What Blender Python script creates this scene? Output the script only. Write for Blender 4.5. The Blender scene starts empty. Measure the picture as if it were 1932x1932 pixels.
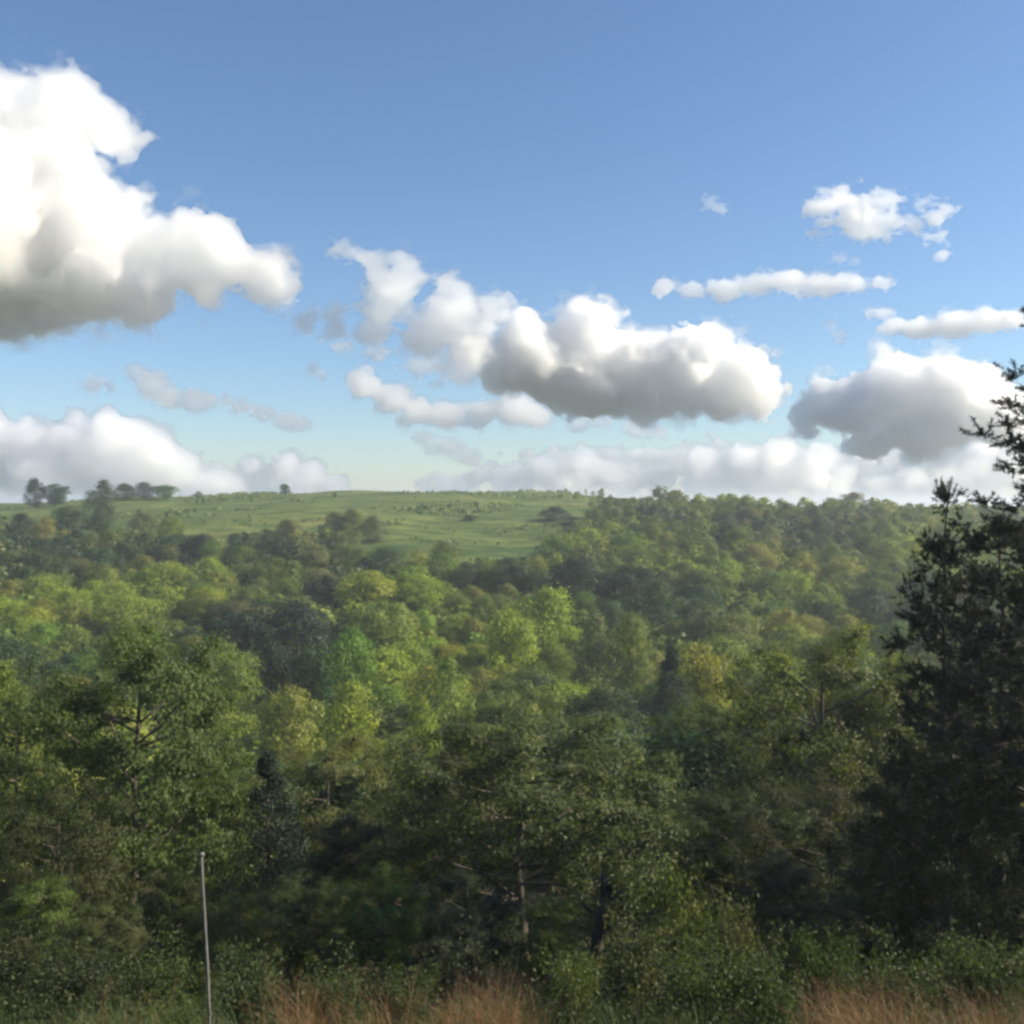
import bpy, bmesh, math, random, openvdb
import numpy as np
from mathutils import Vector, Matrix, noise

# ------------------------------------------------------------------ camera, sky, sun, exposure
SC = bpy.context.scene
COL = SC.collection
HFOV = math.radians(52.0)
F = 966.0 / math.tan(HFOV / 2)          # focal length in units of a 1932-wide sheet (layout sketch units)
HORIZ = 945.0
cam_d = bpy.data.cameras.new('camera')
cam_d.sensor_fit = 'HORIZONTAL'
cam_d.angle = HFOV
cam_d.clip_start = 0.1
cam_d.clip_end = 90000
cam = bpy.data.objects.new('camera', cam_d)
COL.objects.link(cam)
cam.location = (0, 0, 0)                 # eye height is z = 0
cam.rotation_euler = (math.radians(90) - math.atan((966 - HORIZ) / F), 0, 0)
SC.camera = cam

SUN_AZ, SUN_EL = math.radians(88), math.radians(33)   # to the right of the view, low afternoon sun
world = bpy.data.worlds.new('World')
SC.world = world
world.use_nodes = True
wn = world.node_tree
wn.nodes.clear()
sky = wn.nodes.new('ShaderNodeTexSky')
sky.sky_type = 'NISHITA'
sky.sun_disc = False
sky.sun_elevation = SUN_EL
sky.sun_rotation = SUN_AZ
sky.altitude = 0
sky.air_density = 1.0
sky.dust_density = 0.35
sky.ozone_density = 4.8
bg = wn.nodes.new('ShaderNodeBackground')
bg.inputs['Strength'].default_value = 0.070
wo = wn.nodes.new('ShaderNodeOutputWorld')
wn.links.new(sky.outputs[0], bg.inputs[0])
wn.links.new(bg.outputs[0], wo.inputs[0])

sun_d = bpy.data.lights.new('sun', 'SUN')
sun_d.energy = 4.2
sun_d.angle = math.radians(0.53)
sun_d.color = (1.0, 0.89, 0.70)
sun = bpy.data.objects.new('sun', sun_d)
COL.objects.link(sun)
SDIR = Vector((math.sin(SUN_AZ) * math.cos(SUN_EL), math.cos(SUN_AZ) * math.cos(SUN_EL), math.sin(SUN_EL)))
sun.rotation_euler = SDIR.to_track_quat('Z', 'Y').to_euler()
sun.location = SDIR * 300

SC.view_settings.view_transform = 'Standard'
SC.view_settings.look = 'None'
SC.view_settings.exposure = 1.12
SC.view_settings.gamma = 1.0
SC.view_settings.use_curve_mapping = False
SC.render.engine = 'CYCLES'
cy = SC.cycles
cy.max_bounces = 56
cy.diffuse_bounces = 3
cy.glossy_bounces = 1
cy.transmission_bounces = 3
cy.volume_bounces = 44
cy.use_adaptive_sampling = True
cy.adaptive_threshold = 0.07
world.cycles.sampling_method = 'MANUAL'
world.cycles.sample_map_resolution = 512
cy.transparent_max_bounces = 16
cy.use_denoising = True
cy.filter_width = 2.8
cy.sample_clamp_indirect = 6
SC.render.use_persistent_data = False

rng = np.random.default_rng(7)
random.seed(7)

# ------------------------------------------------------------------ helpers
def mesh_from(name, V, Fc, mat=None, attrs=None, smooth=False):
    me = bpy.data.meshes.new(name)
    V = np.asarray(V, dtype=np.float32)
    if isinstance(Fc, np.ndarray):
        n, k = Fc.shape
        me.vertices.add(len(V)); me.vertices.foreach_set('co', V.ravel())
        me.loops.add(n * k); me.loops.foreach_set('vertex_index', Fc.astype(np.int32).ravel())
        me.polygons.add(n)
        me.polygons.foreach_set('loop_start', np.arange(0, n * k, k, dtype=np.int32))
        me.polygons.foreach_set('loop_total', np.full(n, k, dtype=np.int32))
        me.update(calc_edges=True)
    else:
        me.from_pydata([tuple(v) for v in V], [], Fc)
    if attrs:
        for an, (dom, arr) in attrs.items():
            a = me.attributes.new(an, 'FLOAT', dom)
            a.data.foreach_set('value', np.asarray(arr, dtype=np.float32))
    if smooth:
        me.polygons.foreach_set('use_smooth', np.ones(len(me.polygons), dtype=bool))
    if mat: me.materials.append(mat)
    me.validate()
    return me

def put(name, me, parent=None, loc=(0, 0, 0), rotz=0.0, scale=(1, 1, 1), color=None):
    o = bpy.data.objects.new(name, me)
    COL.objects.link(o)
    o.location = loc; o.rotation_euler = (0, 0, rotz); o.scale = scale
    if parent: o.parent = parent
    if color is not None: o.color = (*color, 1)
    return o

def tag(o, label=None, cat=None, group=None, kind=None):
    if label: o['label'] = label
    if cat: o['category'] = cat
    if group: o['group'] = group
    if kind: o['kind'] = kind
    return o

def nd(nt, t, **kw):
    n = nt.nodes.new(t)
    for k, v in kw.items():
        if k in ('operation', 'blend_type', 'data_type', 'attribute_name', 'noise_dimensions', 'feature'): setattr(n, k, v)
        else: n.inputs[k].default_value = v
    return n

def new_mat(name):
    m = bpy.data.materials.new(name); m.use_nodes = True
    m.node_tree.nodes.clear()
    return m, m.node_tree

# ------------------------------------------------------------------ materials
def leaf_material(name, trans=0.35, var=0.55, rough=0.55):
    """leaf colour = the tree's own colour, varied leaf by leaf"""
    m, nt = new_mat(name); L = nt.links.new
    oi = nd(nt, 'ShaderNodeObjectInfo')
    at = nd(nt, 'ShaderNodeAttribute', attribute_name='tone')
    hsv = nd(nt, 'ShaderNodeHueSaturation')
    mr = nd(nt, 'ShaderNodeMapRange'); mr.inputs[3].default_value = 1 - var; mr.inputs[4].default_value = 1 + var
    L(at.outputs['Fac'], mr.inputs[0]); L(mr.outputs[0], hsv.inputs['Value'])
    mh = nd(nt, 'ShaderNodeMapRange'); mh.inputs[3].default_value = 0.515; mh.inputs[4].default_value = 0.492
    L(at.outputs['Fac'], mh.inputs[0]); L(mh.outputs[0], hsv.inputs['Hue'])
    L(oi.outputs['Color'], hsv.inputs['Color'])
    pb = nd(nt, 'ShaderNodeBsdfPrincipled', Roughness=rough)
    pb.inputs['Specular IOR Level'].default_value = 0.25
    L(hsv.outputs[0], pb.inputs['Base Color'])
    tr = nd(nt, 'ShaderNodeBsdfTranslucent')
    tc = nd(nt, 'ShaderNodeMix', data_type='RGBA', blend_type='MULTIPLY')
    tc.inputs['Factor'].default_value = 1.0
    tc.inputs['B'].default_value = (1.15, 1.30, 0.55, 1)
    L(hsv.outputs[0], tc.inputs['A']); L(tc.outputs['Result'], tr.inputs['Color'])
    mx = nd(nt, 'ShaderNodeMixShader'); mx.inputs[0].default_value = trans
    L(pb.outputs[0], mx.inputs[1]); L(tr.outputs[0], mx.inputs[2])
    out = nd(nt, 'ShaderNodeOutputMaterial'); L(mx.outputs[0], out.inputs[0])
    return m

def bark_material(name, c1, c2, sc=6):
    m, nt = new_mat(name); L = nt.links.new
    tc = nd(nt, 'ShaderNodeTexCoord')
    mp = nd(nt, 'ShaderNodeMapping'); mp.inputs['Scale'].default_value = (1, 1, 0.25)
    nz = nd(nt, 'ShaderNodeTexNoise', Scale=sc, Detail=6.0, Roughness=0.65)
    cr = nd(nt, 'ShaderNodeValToRGB')
    cr.color_ramp.elements[0].position = 0.35; cr.color_ramp.elements[0].color = (*c1, 1)
    cr.color_ramp.elements[1].position = 0.7; cr.color_ramp.elements[1].color = (*c2, 1)
    bp = nd(nt, 'ShaderNodeBump', Strength=0.6, Distance=0.03)
    pb = nd(nt, 'ShaderNodeBsdfPrincipled', Roughness=0.9)
    out = nd(nt, 'ShaderNodeOutputMaterial')
    L(tc.outputs['Object'], mp.inputs[0]); L(mp.outputs[0], nz.inputs['Vector'])
    L(nz.outputs[0], cr.inputs[0]); L(cr.outputs[0], pb.inputs['Base Color'])
    L(nz.outputs[0], bp.inputs['Height']); L(bp.outputs[0], pb.inputs['Normal'])
    L(pb.outputs[0], out.inputs[0])
    return m

M_LEAF = leaf_material('broad_leaf', 0.42)
M_NEEDLE = leaf_material('needle_leaf', 0.2, 0.5)
M_GRASS = leaf_material('grass_blade', 0.3, 0.5)
M_BARK = bark_material('bark', (0.03, 0.024, 0.018), (0.10, 0.082, 0.065))
M_DEAD = bark_material('weathered_wood', (0.025, 0.019, 0.013), (0.07, 0.052, 0.036))
M_POLE = bark_material('pole_wood', (0.09, 0.09, 0.082), (0.20, 0.20, 0.19), 9)

def ground_material():
    m, nt = new_mat('hillside_ground'); L = nt.links.new
    geo = nd(nt, 'ShaderNodeNewGeometry')
    fld = nd(nt, 'ShaderNodeAttribute', attribute_name='field')
    sx = nd(nt, 'ShaderNodeMapping'); sx.inputs['Scale'].default_value = (0.45, 1.0, 1.0)   # patches lie along the contours
    L(geo.outputs['Position'], sx.inputs[0])
    n1 = nd(nt, 'ShaderNodeTexNoise', Scale=0.035, Detail=5.0, Roughness=0.6)
    n2 = nd(nt, 'ShaderNodeTexNoise', Scale=0.16, Detail=4.0, Roughness=0.65)
    n3 = nd(nt, 'ShaderNodeTexNoise', Scale=3.0, Detail=3.0)
    L(sx.outputs[0], n1.inputs['Vector']); L(sx.outputs[0], n2.inputs['Vector']); L(geo.outputs['Position'], n3.inputs['Vector'])
    c1 = nd(nt, 'ShaderNodeValToRGB'); e = c1.color_ramp.elements
    e[0].position = 0.36; e[0].color = (0.070, 0.115, 0.032, 1)
    e[1].position = 0.62; e[1].color = (0.160, 0.190, 0.050, 1)
    k = e.new(0.72); k.color = (0.21, 0.19, 0.075, 1)
    L(n1.outputs[0], c1.inputs[0])
    c2 = nd(nt, 'ShaderNodeValToRGB'); e = c2.color_ramp.elements
    e[0].position = 0.36; e[0].color = (0.30, 0.44, 0.32, 1)
    e[1].position = 0.66; e[1].color = (1.12, 1.06, 1.0, 1)
    L(n2.outputs[0], c2.inputs[0])
    mg = nd(nt, 'ShaderNodeMix', data_type='RGBA', blend_type='MULTIPLY'); mg.inputs['Factor'].default_value = 1
    L(c1.outputs[0], mg.inputs['A']); L(c2.outputs[0], mg.inputs['B'])
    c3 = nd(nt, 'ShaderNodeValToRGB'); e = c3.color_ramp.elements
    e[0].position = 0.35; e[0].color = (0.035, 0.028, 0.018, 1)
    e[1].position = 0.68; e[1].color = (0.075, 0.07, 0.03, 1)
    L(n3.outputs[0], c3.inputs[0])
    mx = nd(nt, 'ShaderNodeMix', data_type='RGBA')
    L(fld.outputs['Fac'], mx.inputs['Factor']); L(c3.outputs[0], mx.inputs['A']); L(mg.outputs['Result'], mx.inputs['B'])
    pb = nd(nt, 'ShaderNodeBsdfPrincipled', Roughness=0.95)
    pb.inputs['Specular IOR Level'].default_value = 0.1
    bp = nd(nt, 'ShaderNodeBump', Strength=0.8, Distance=0.6)
    L(n2.outputs[0], bp.inputs['Height']); L(bp.outputs[0], pb.inputs['Normal'])
    L(mx.outputs['Result'], pb.inputs['Base Color'])
    out = nd(nt, 'ShaderNodeOutputMaterial'); L(pb.outputs[0], out.inputs[0])
    return m
M_GROUND = ground_material()

# ------------------------------------------------------------------ terrain
PY = np.array([-400, -60, -8, 0, 3, 8, 14, 25, 38, 60, 85, 110, 140, 180, 230, 280, 330, 390, 450, 500, 560, 640, 900, 1500, 5000.])
PZ = np.array([6, 1, -1.5, -1.7, -2.2, -4.6, -7.6, -12.2, -17, -24, -30, -34, -36, -35, -30, -23, -15.5, -7.0, -1.0, 2.6, 3.2, 1.5, -18, -24, -24.])
def pchip_eval(x, y, t):
    h = np.diff(x); d = np.diff(y) / h
    m = np.zeros_like(y); m[0], m[-1] = d[0], d[-1]
    for i in range(1, len(y) - 1):
        if d[i - 1] * d[i] > 0:
            w1, w2 = 2 * h[i] + h[i - 1], h[i] + 2 * h[i - 1]
            m[i] = (w1 + w2) / (w1 / d[i - 1] + w2 / d[i])
    t = np.clip(t, x[0], x[-1]); i = np.clip(np.searchsorted(x, t) - 1, 0, len(h) - 1)
    s = (t - x[i]) / h[i]
    return ((1 + 2 * s) * (1 - s) ** 2 * y[i] + s * (1 - s) ** 2 * h[i] * m[i] + s * s * (3 - 2 * s) * y[i + 1] + s * s * (s - 1) * h[i] * m[i + 1])
CX = np.array([-3000, -800, -250, -160, -70, 10, 110, 250, 700, 3000.])
CZ = np.array([-12, -9, -4.6, -1.2, 1.5, 0.4, -5.5, -9.0, -14, -14.])
def sstep(a, b, t):
    t = np.clip((t - a) / (b - a), 0, 1); return t * t * (3 - 2 * t)
def hgt(x, y):
    x = np.asarray(x, float); y = np.asarray(y, float)
    z = pchip_eval(PY, PZ, y)
    z = z + sstep(250, 470, y) * pchip_eval(CX, CZ, x)
    far = sstep(60, 160, y)
    z = z + far * (1.1 * np.sin(x * 0.035 + 1.3) * np.sin(y * 0.028 + .4) + 0.5 * np.sin(x * 0.09 + y * 0.05))
    z = z + sstep(5, 14, np.abs(y)) * 0.25 * np.sin(x * 0.55 + 0.6) * np.sin(y * 0.4 + x * 0.1)
    return z
def H(x, y): return float(hgt(x, y))

def px_of(x, y): return 966 + x / y * F
DLP = np.array([-400, 0, 150, 250, 350, 450, 560, 640, 720, 900, 1010, 1050, 1100, 1200, 1400, 1700, 3000.])
DLV = np.array([335, 335, 335, 325, 312, 318, 322, 318, 285, 272, 272, 300, 370, 420, 455, 485, 505.])
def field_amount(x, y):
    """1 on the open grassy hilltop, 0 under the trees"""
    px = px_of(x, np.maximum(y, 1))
    return sstep(-8, 10, y - np.interp(px, DLP, DLV) + 6 * np.sin(x * .11)) * (1 - .85 * sstep(700, 1100, np.hypot(x, y)))   # unseen ground beyond the hill: browner, so less green bounces onto the clouds

def axis(n, a, b, dens):
    t = np.linspace(-1, 1, n); s = np.sinh(t * dens) / math.sinh(dens)
    return s * b
xs = axis(221, -32000, 32000, 7.2)
ys = np.concatenate([np.linspace(-400, -20, 14)[:-1], np.linspace(-20, 60, 90)[:-1], np.linspace(60, 620, 180)[:-1], np.geomspace(620, 34000, 44)])  # far ground added out of view; its bounce brightens the cloud bases
GX, GY = np.meshgrid(xs, ys)
GZ = hgt(GX, GY)
V = np.stack([GX, GY, GZ], -1).reshape(-1, 3)
ny, nx = GX.shape
ii = (np.arange(ny - 1)[:, None] * nx + np.arange(nx - 1)[None, :]).ravel()
FQ = np.stack([ii, ii + 1, ii + 1 + nx, ii + nx], -1)
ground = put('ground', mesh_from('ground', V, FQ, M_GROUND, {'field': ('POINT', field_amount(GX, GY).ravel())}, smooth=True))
tag(ground, kind='structure')

# ------------------------------------------------------------------ plant geometry
class Geo:
    def __init__(s): s.V = []; s.F = []; s.n = 0
    def tube(s, pts, rad, sides=6):
        pts = [Vector(p) for p in pts]; rings = []
        for i, p in enumerate(pts):
            d = (pts[min(i + 1, len(pts) - 1)] - pts[max(i - 1, 0)]).normalized()
            u = d.orthogonal().normalized() if i == 0 else (u - d * u.dot(d)).normalized()
            w = d.cross(u)
            for k in range(sides):
                a = 2 * math.pi * k / sides
                s.V.append(tuple(p + (u * math.cos(a) + w * math.sin(a)) * rad[i]))
        b = s.n
        for i in range(len(pts) - 1):
            for k in range(sides):
                k2 = (k + 1) % sides
                s.F.append((b + i * sides + k, b + i * sides + k2, b + (i + 1) * sides + k2, b + (i + 1) * sides + k))
        s.F.append(tuple(b + (len(pts) - 1) * sides + k for k in range(sides)))
        s.F.append(tuple(b + k for k in reversed(range(sides))))
        s.n += sides * len(pts)
    def mesh(s, name, mat): return mesh_from(name, s.V, s.F, mat, smooth=True)

def unit(v): return v / np.maximum(np.linalg.norm(v, axis=-1, keepdims=True), 1e-6)

def leaves(C, N, L, W, g, fold=0.25, droop=0.0):
    """folded diamond leaves at points C with rough normals N, length L, width W -> verts, quads as 2 tris"""
    n = len(C)
    N = unit(N)
    A = unit(np.cross(N, g.normal(size=(n, 3))))
    A[:, 2] -= droop; A = unit(A)
    B = unit(np.cross(N, A))
    L = np.broadcast_to(L, (n,))[:, None]; W = np.broadcast_to(W, (n,))[:, None]
    p0 = C - A * L * .5; p2 = C + A * L * .5
    p1 = C + B * W * .5 - N * L * fold * .3 - A * L * .08
    p3 = C - B * W * .5 - N * L * fold * .3 - A * L * .08
    V = np.stack([p0, p1, p2, p3], 1).reshape(-1, 3)
    i = np.arange(n) * 4
    T = np.stack([np.stack([i, i + 1, i + 2], -1), np.stack([i, i + 2, i + 3], -1)], 1).reshape(-1, 3)
    return V, T

def make_broadleaf(name, seed, Ht=10.0, R=3.6, base=0.22, limbs=16, subs=5, per=110, leaf=0.17, gap=0.5, shape='round', thin=False, sides=6):
    """a tapered trunk with limbs and twigs, leaves in clumps round the twig ends; returns trunk mesh, crown mesh"""
    g = np.random.default_rng(seed); rr = random.Random(seed)
    G = Geo()
    lean = Vector((rr.uniform(-.05, .05), rr.uniform(-.05, .05), 0))
    tp = []; top = Ht * 0.9
    for i in range(9):
        t = i / 8
        tp.append(Vector((0, 0, -0.5 + t * (top + .5))) + lean * t * Ht + Vector((rr.uniform(-.10, .10), rr.uniform(-.10, .10), 0)) * (t > 0))
    r0 = Ht * 0.019
    G.tube(tp, [r0 * (1.35 if i == 0 else 1) * (1 - 0.88 * i / 8) + 0.012 for i in range(9)], max(sides, 6))
    def trunk_at(z):
        t = max(0, min(.999, (z + .5) / (top + .5))) * 8; i = int(t); return tp[i].lerp(tp[i + 1], t - i)
    centres = []; cr = []
    for k in range(limbs):
        t = (k + rr.uniform(0.1, .9)) / limbs
        zc = Ht * (base + (0.93 - base) * t)
        u = (zc / Ht - base) / (1 - base)
        if shape == 'round': prof = math.sqrt(max(0.05, 1 - (2 * u - 0.85) ** 2 / 1.5))
        elif shape == 'cone': prof = max(.12, 1.05 - u)
        elif shape == 'tall': prof = 0.75 * math.sqrt(max(0.06, 1 - (2 * u - 1.0) ** 2))
        else: prof = 0.55 + 0.6 * u if u < .7 else 1.0 - (u - .7) * 1.9
        az = k * 2.399 + rr.uniform(-.5, .5)
        ln = R * prof * rr.uniform(0.62, 1.18)
        p0 = trunk_at(zc - ln * 0.45 * (1 if shape != 'cone' else .1)); d = Vector((math.cos(az), math.sin(az), 0))
        p3 = trunk_at(zc) + d * ln; p3.z = zc + rr.uniform(-.25, .4)
        mid = p0.lerp(p3, .5) + Vector((0, 0, -ln * .06)) + Vector((rr.uniform(-.2, .2), rr.uniform(-.2, .2), rr.uniform(-.1, .1)))
        rl = r0 * (0.5 - 0.3 * t)
        G.tube([p0, mid, p3], [rl, rl * .62, rl * .22], max(3, sides - 2))
        for j in range(subs):
            s = rr.uniform(0.35, 1.0)
            q0 = p0.lerp(mid, s * 2) if s < .5 else mid.lerp(p3, s * 2 - 1)
            a2 = az + rr.uniform(-1.5, 1.5); l2 = ln * rr.uniform(.18, .48)
            q1 = q0 + Vector((math.cos(a2), math.sin(a2), rr.uniform(-.15, .75))) * l2
            if not thin: G.tube([q0, q0.lerp(q1, .5) + Vector((0, 0, .04)), q1], [rl * .3, rl * .2, rl * .08], 3)
            centres.append(q1); cr.append(rr.uniform(.45, .95) * R * .2)
        centres.append(p3); cr.append(R * .2 * rr.uniform(.7, 1.1))
    for k in range(max(3, limbs // 4)):
        a = rr.uniform(0, 6.28); c = trunk_at(Ht * .9) + Vector((math.cos(a), math.sin(a), 0)) * rr.uniform(0, R * .25); c.z = Ht * rr.uniform(.86, .97)
        centres.append(c); cr.append(R * .2 * rr.uniform(.6, 1))
    C = np.array([tuple(c) for c in centres]); cr = np.array(cr)
    n = len(C) * per
    idx = np.repeat(np.arange(len(C)), per)
    dirs = unit(g.normal(size=(n, 3)))
    rad = cr[idx] * (g.random(n) ** .45) * (1 + .35 * g.normal(size=n))
    off = dirs * rad[:, None]; off[:, 2] *= .72
    P = C[idx] + off
    ctr = np.array([0, 0, Ht * (base + 1) / 2])
    nrm = unit(P - ctr) * .7 + dirs * .5 + np.array([0, 0, .5]) + g.normal(size=(n, 3)) * gap
    Lf = leaf * g.uniform(.6, 1.35, n)
    Vv, T = leaves(P, nrm, Lf, Lf * g.uniform(.5, .8, n), g)
    clump_tone = g.random(len(C))
    tone = np.clip(.55 * g.random(n) + .45 * clump_tone[idx], 0, 1)
    me = mesh_from(name + '_crown', Vv, T, M_LEAF, {'tone': ('FACE', np.repeat(tone, 2))})
    return G.mesh(name + '_trunk', M_BARK), me

def make_dome(name, seed, Ht=10.0, R=3.7, base=.14, lobes=18, per=190, leaf=.31, shape='round', sides=4):
    """full crown of billowing leaf lobes round short limbs; returns trunk mesh, crown mesh"""
    g = np.random.default_rng(seed); rr = random.Random(seed); G = Geo()
    G.tube([(0, 0, -.5), (.1, .05, Ht * .4), (0, .1, Ht * .85)], [Ht * .017, Ht * .012, .03], max(sides, 5))
    C, cr = [], []
    for k in range(lobes):
        u = (k + rr.random()) / lobes; z = base + .12 + (.80 - base) * u
        if shape == 'round': prof = math.sqrt(max(.02, 1 - (1.75 * u - .70) ** 2))
        elif shape == 'tall': prof = .8 * math.sqrt(max(.02, 1 - (1.9 * u - .95) ** 2)) + .05
        elif shape == 'cone': prof = 1.0 - .9 * u
        else: prof = .55 + .55 * u if u < .6 else .88 * math.sqrt(max(.02, 1 - ((u - .6) / .45) ** 2))
        a = k * 2.399 + rr.uniform(-.6, .6); lr = R * rr.choice([.18, .24, .30, .36, .44, .50]) * rr.uniform(.9, 1.1)
        d = max(0, R * prof * rr.uniform(.65, 1.22) - lr * .7)
        c = Vector((math.cos(a) * d, math.sin(a) * d, Ht * z)); C.append(tuple(c)); cr.append(lr)
        if d > .4: G.tube([(0, 0, max(.2, c.z - d * .7)), tuple(c)], [Ht * .006, .03], 3)
    C.append((0, 0, Ht * .90)); cr.append(R * .30); C.append((rr.uniform(-.5, .5), rr.uniform(-.5, .5), Ht * .72)); cr.append(R * .5)
    C = np.array(C); cr = np.array(cr); w = cr ** 2 / np.sum(cr ** 2)
    n = per * len(C); idx = g.choice(len(C), n, p=w)
    dr = unit(g.normal(size=(n, 3))); dr[:, 2] = np.where(dr[:, 2] < -.55, -dr[:, 2], dr[:, 2])
    P = C[idx] + dr * (cr[idx] * (.72 + .42 * g.random(n) ** 1.2 + .17 * g.normal(size=n)))[:, None] * np.array([1, 1, .88])
    P[:, 2] = np.maximum(P[:, 2], Ht * base * .6)
    nrm = dr + g.normal(size=(n, 3)) * .38 + np.array([0, 0, .15])
    Lf = leaf * g.uniform(.6, 1.4, n)
    Vv, T = leaves(P, nrm, Lf, Lf * g.uniform(.55, .9, n), g)
    tone = np.clip(.5 * g.random(n) + .5 * g.random(len(C))[idx], 0, 1)
    return G.mesh(name + '_trunk', M_BARK), mesh_from(name + '_crown', Vv, T, M_LEAF, {'tone': ('FACE', np.repeat(tone, 2))})

def make_pine(name, seed, Ht=18.0, R=4.6, base=0.12, whorls=28, per_whorl=4, tuft_n=12, needles=32, nl=0.13, nw=0.031, taper=0.8, clumps=2.0, tmax=1.0):
    g = np.random.default_rng(seed); rr = random.Random(seed); G = Geo()
    tp = [Vector((rr.uniform(-.12, .12) * (i > 0), rr.uniform(-.12, .12) * (i > 0), -0.6 + (Ht + .6) * i / 10)) for i in range(11)]
    r0 = Ht * .0125
    G.tube(tp, [r0 * (1 - .93 * i / 10) + .01 for i in range(11)], 8)
    tips = []; dirs = []
    for w in range(whorls):
        t = (w + .5) / whorls; z = Ht * (base + (tmax - base) * t)
        for b in range(per_whorl):
            az = w * 1.1 + b * 6.283 / per_whorl + rr.uniform(-.5, .5)
            ln = R * (max(.10, 1 - t) ** taper) * rr.uniform(.5, 1.2) * (0.75 if t < .15 else 1)
            d = Vector((math.cos(az), math.sin(az), 0))
            p0 = Vector((0, 0, z)); p1 = p0 + d * ln * .55 + Vector((0, 0, ln * rr.uniform(-.04, .16))); p2 = p0 + d * ln + Vector((0, 0, ln * rr.uniform(.05, .4)))
            rb = r0 * .28 * (1 - t * .7)
            G.tube([p0, p1, p2], [rb, rb * .6, rb * .25], 4)
            for q in range(max(2, int(ln * clumps))):          # needles sit in rounded clumps on the outer half of each branch
                s = rr.uniform(.42, 1.0) if q else 1.0
                c = p0.lerp(p1, s / .55) if s < .55 else p1.lerp(p2, (s - .55) / .45)
                e = c + d.cross(Vector((0, 0, 1))) * rr.uniform(-1, 1) * ln * .26 * (q > 0) + Vector((0, 0, rr.uniform(.0, .25)))
                if (e - c).length > .12: G.tube([c, e], [rb * .3, rb * .15], 3)
                cr_ = rr.uniform(.34, .56)
                for w2 in range(tuft_n):
                    o = Vector((rr.gauss(0, 1), rr.gauss(0, 1), rr.gauss(0, .8))).normalized() * cr_ * rr.uniform(.2, 1)
                    tips.append(tuple(e + o)); dirs.append(tuple((o.normalized() + d * .5 + Vector((0, 0, .5))).normalized()))
    for q in range(60 if tmax < 1 else 12):      # leader tuft
        o = Vector((rr.gauss(0, .26), rr.gauss(0, .26), rr.gauss(0, .22))); tips.append((o.x, o.y, Ht - .2 + o.z)); dirs.append(tuple((o.normalized() + Vector((0, 0, .6))).normalized()))
    C = np.array(tips); D = np.array(dirs); n = len(C) * needles; idx = np.repeat(np.arange(len(C)), needles)
    s = g.uniform(-1, .35, n)
    base_p = C[idx] + D[idx] * (s * nl * 1.5)[:, None]
    nd_ = unit(D[idx] * .55 + unit(g.normal(size=(n, 3))) * .9)
    ln = nl * g.uniform(.6, 1.2, n)[:, None]
    side = unit(np.cross(nd_, g.normal(size=(n, 3)))) * nw * .5
    Vv = np.stack([base_p - side, base_p + side, base_p + nd_ * ln + side * .3], 1).reshape(-1, 3)
    T = np.arange(n * 3).reshape(-1, 3)
    tone = np.clip(.5 * g.random(n) + .5 * g.random(len(C))[idx], 0, 1)
    return G.mesh(name + '_trunk', M_BARK), mesh_from(name + '_crown', Vv, T, M_NEEDLE, {'tone': ('FACE', tone)})

def make_cedar(name, seed, Ht=10.0, R=2.4, n=26000, leaf=.15):
    """dense conical evergreen built of drooping sprays"""
    g = np.random.default_rng(seed); rr = random.Random(seed); G = Geo()
    G.tube([(0, 0, -.4), (0.05, 0, Ht * .5), (0, 0.04, Ht * .97)], [Ht * .014, Ht * .009, .015], 6)
    sp = []; sr = []
    for k in range(150):
        t = rr.random() ** 1.25; z = Ht * (.06 + .92 * t); r = R * (1 - t) ** .8 * rr.uniform(.55, 1.15) + .06; a = rr.uniform(0, 6.283)
        p = Vector((math.cos(a) * r, math.sin(a) * r, z + r * .25)); sp.append(tuple(p)); sr.append(.16 + .34 * (1 - t))
        G.tube([(0, 0, z), tuple(p)], [Ht * .0022, .008], 3)
    C = np.array(sp); sr = np.array(sr); idx = g.integers(0, len(C), n)
    off = g.normal(size=(n, 3)) * sr[idx][:, None] * np.array([.75, .75, .8])
    P = C[idx] + off
    nrm = g.normal(size=(n, 3)) + unit(P * np.array([1, 1, 0]) + 1e-5) * .8
    Lf = leaf * g.uniform(.6, 1.3, n)
    Vv, T = leaves(P, nrm, Lf, Lf * .42, g, droop=-.6)
    tone = np.clip(.5 * g.random(n) + .5 * g.random(len(C))[idx], 0, 1)
    return G.mesh(name + '_trunk', M_BARK), mesh_from(name + '_crown', Vv, T, M_NEEDLE, {'tone': ('FACE', np.repeat(tone, 2))})

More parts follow.
